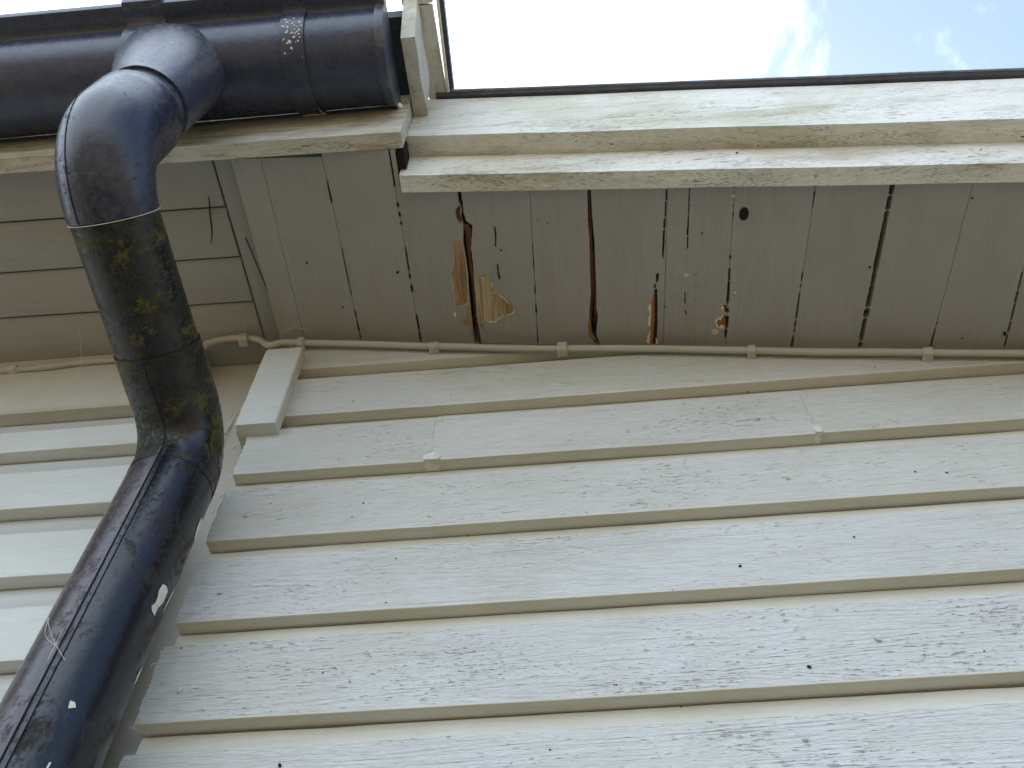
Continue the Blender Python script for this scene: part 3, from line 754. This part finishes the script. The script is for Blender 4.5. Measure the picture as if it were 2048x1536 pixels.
slab(-.20, 2.7, .8, 5.2, lambda x, y: Z0 - SL * x + .10, .03, M['dark'], 'ceiling', rr)
MB().box(2.66, 2.7, .52, 5.1, .86, 1.02).build('end_closer', M['dark'], rr)

# ------------------------------------------------------------------ small things stuck to the boards
def board_of(z):
    for k, zb in enumerate(zs):
        if z >= zb: return k
    return len(zs) - 1
def speck(px, py, s=.0022, mat='speck', name='speck'):
    s *= .55 if mat == 'speck' else .7
    p = onY(px, py, WY); k = board_of(p.z); j = 0
    if k == 3: j = 0 if p.x < jx0[0] else (1 if p.x < jx0[1] else 2)
    par = boards.get((k, j)) or boards[(k, 0)]
    q = MB(); n = 7; a0 = rnd.uniform(0, 3); ca, sa_ = math.cos(a0), math.sin(a0); rings = []
    for (u, rr_) in ((0, .35), (.35, .9), (.7, .8), (1, .1)):
        rings.append([(p.x + (ca * math.cos(2 * math.pi * i / n) * 1.5 - sa_ * math.sin(2 * math.pi * i / n)) * s * .62 * rr_, WY - .0002 - u * s * .8,
                       p.z + (sa_ * math.cos(2 * math.pi * i / n) * 1.5 + ca * math.sin(2 * math.pi * i / n)) * s * .62 * rr_) for i in range(n)])
    q.loft(rings).build(name, M[mat], par)
jx0 = [onY(862, 925, WY).x, onY(1640, 868, WY).x]
for (x, y, s) in ((727,1007,.004),(704,1035,.003),(1708,1075,.004),(1480,1133,.005),(1618,1335,.006),(1228,1370,.0025),(1233,1370,.0025),(792,1118,.003),(700,1364,.003),(646,1347,.003),(1830,944,.004),(1893,946,.004),(1495,785,.004),(1750,735,.003),
                  (363,1297,.003),(772,1206,.003),(1968,1303,.003),(1100,1500,.003),(680,765,.002),(902,790,.003),(1345,1180,.002),(560,1532,.006),(1362,1414,.003),(1904,1160,.002),(935,1073,.003),(1345,715,.002),(1205,955,.0015)):
    speck(x, y, s)
for (x, y, s) in ((1576,957,.006),(360,1382,.007),(440,1187,.006),(492,1033,.006),(1755,1279,.008),(706,803,.005),(1516,838,.005),(678,918,.004),(1290,1300,.004),(1610,1480,.006)):
    speck(x, y, s, 'nail', 'nail')
# specks on the soffit and barge board
for (x, y, s, pr) in ((613,526,5,2),(795,545,6,2),(685,615,4,1),(685,500,3,1),(1002,501,4,4),(1095,447,3,5),(1075,440,3,5),(1330,614,3,6),(1392,550,2,7),(1404,467,4,7),(2010,668,8,11),(1945,397,5,11),(1740,535,5,9),(1925,677,3,10)):
    disc((x, y), s * .55, s * .35, rnd.uniform(0, 3), .0020, M['speck'], sb[min(pr, len(sb) - 1)], 'speck', .0015, 8)
def onE(x, y, Yp): return onY(x, y, Yp)
for (x, y, s, Yp) in ((1223,289,7,.46),(1515,292,4,.46),(1473,306,5,.4755),(1635,347,5,.49),(1630,355,4,.49),(1960,300,3,.4755),(2043,274,6,.46)):
    r = ray(x, y)
    # find the surface: step face (const Y) or underside; use the nearer plane
    p = r * (Yp / r.y); q = MB(); a = s * PXM * .5
    rings = [[(p.x + a * k_ * math.cos(2 * math.pi * i / 7), p.y - .0008 * u - .0005, p.z - .001 + a * k_ * .9 * math.sin(2 * math.pi * i / 7) - .001 * u) for i in range(7)] for u, k_ in ((0, .8), (1, 1), (3, .5))]
    q.loft(rings).build('speck', M['speck'], barge)

# cobweb strands
web = MB()
def strand(px, d, r_=.00035):
    pts = [onY(x, y, d) for x, y in px]; web.tube(smooth_path(pts, 5), r_, 4)
for px, d in (([(490,880),(497,888),(490,896),(500,906)], .77), ([(530,872),(545,880),(560,885),(552,893)], .772), ([(525,885),(527,900),(522,915)], .79), ([(455,940),(462,952),(470,962)], .79),
              ([(430,1080),(438,1092),(446,1100),(440,1108)], .79), ([(405,1100),(415,1110),(424,1112)], .79), ([(340,1262),(350,1272),(365,1276)], .79), ([(300,1300),(315,1308),(330,1306)], .79), ([(270,1470),(282,1462),(300,1470)], .79),
              ([(160,560),(157,640),(162,700),(158,760)], .75), ([(95,1235),(100,1262),(112,1290),(130,1320)], .60), ([(110,1290),(90,1270),(98,1235)], .6), ([(95,1320),(112,1288),(124,1262)], .6),
              ([(585,755),(600,760),(612,752)], .775), ([(575,850),(583,856),(594,850)], .785), ([(940,1215),(955,1190),(965,1180)], .785), ([(560,665),(590,655),(620,662)], .74), ([(470,655),(478,640),(488,650),(492,668)], .78)):
    strand(px, d, .00018)
for k in range(1, 9):                # torn fibres and webs at the ragged left ends of the boards
    for i in range(9):
        z = zs[k] + (rnd.random() ** 2) * .12; x = -.473 + rnd.uniform(-.006, .006) if zs[k] < 1.05 else -.423 + rnd.uniform(0, .004)
        a = rnd.uniform(-2.6, .6); l_ = rnd.uniform(.004, .013)
        p0 = Vector((x, WY - .001, z)); p2 = p0 + Vector((math.cos(a) * l_, -rnd.uniform(0, .006), math.sin(a) * l_)); p1 = (p0 + p2) / 2 + Vector((rnd.uniform(-.003, .003), -.002, rnd.uniform(-.003, .003)))
        web.tube(smooth_path([p0, p1, p2], 4), rnd.choice((.0002, .0003, .0005)), 4)
tag(web.build('cobweb', M['web']), 'fine cobweb strands on the downpipe and the ragged board ends', 'cobweb', kind='stuff')
# chipped bright paint line on the corner board
q = MB()
for pxs in ([(474,826),(468,838),(462,848),(455,860),(450,868)], [(448,873),(442,878),(438,884)], [(461,834),(463,829)], [(471,893),(466,897)]):
    pts = [onY(x, y, .8675) for x, y in pxs]; q.tube(pts, [.0016] * len(pts), 5)
tag(q.build('paint_chip', M['paint_blob'], cbt), kind='stuff')
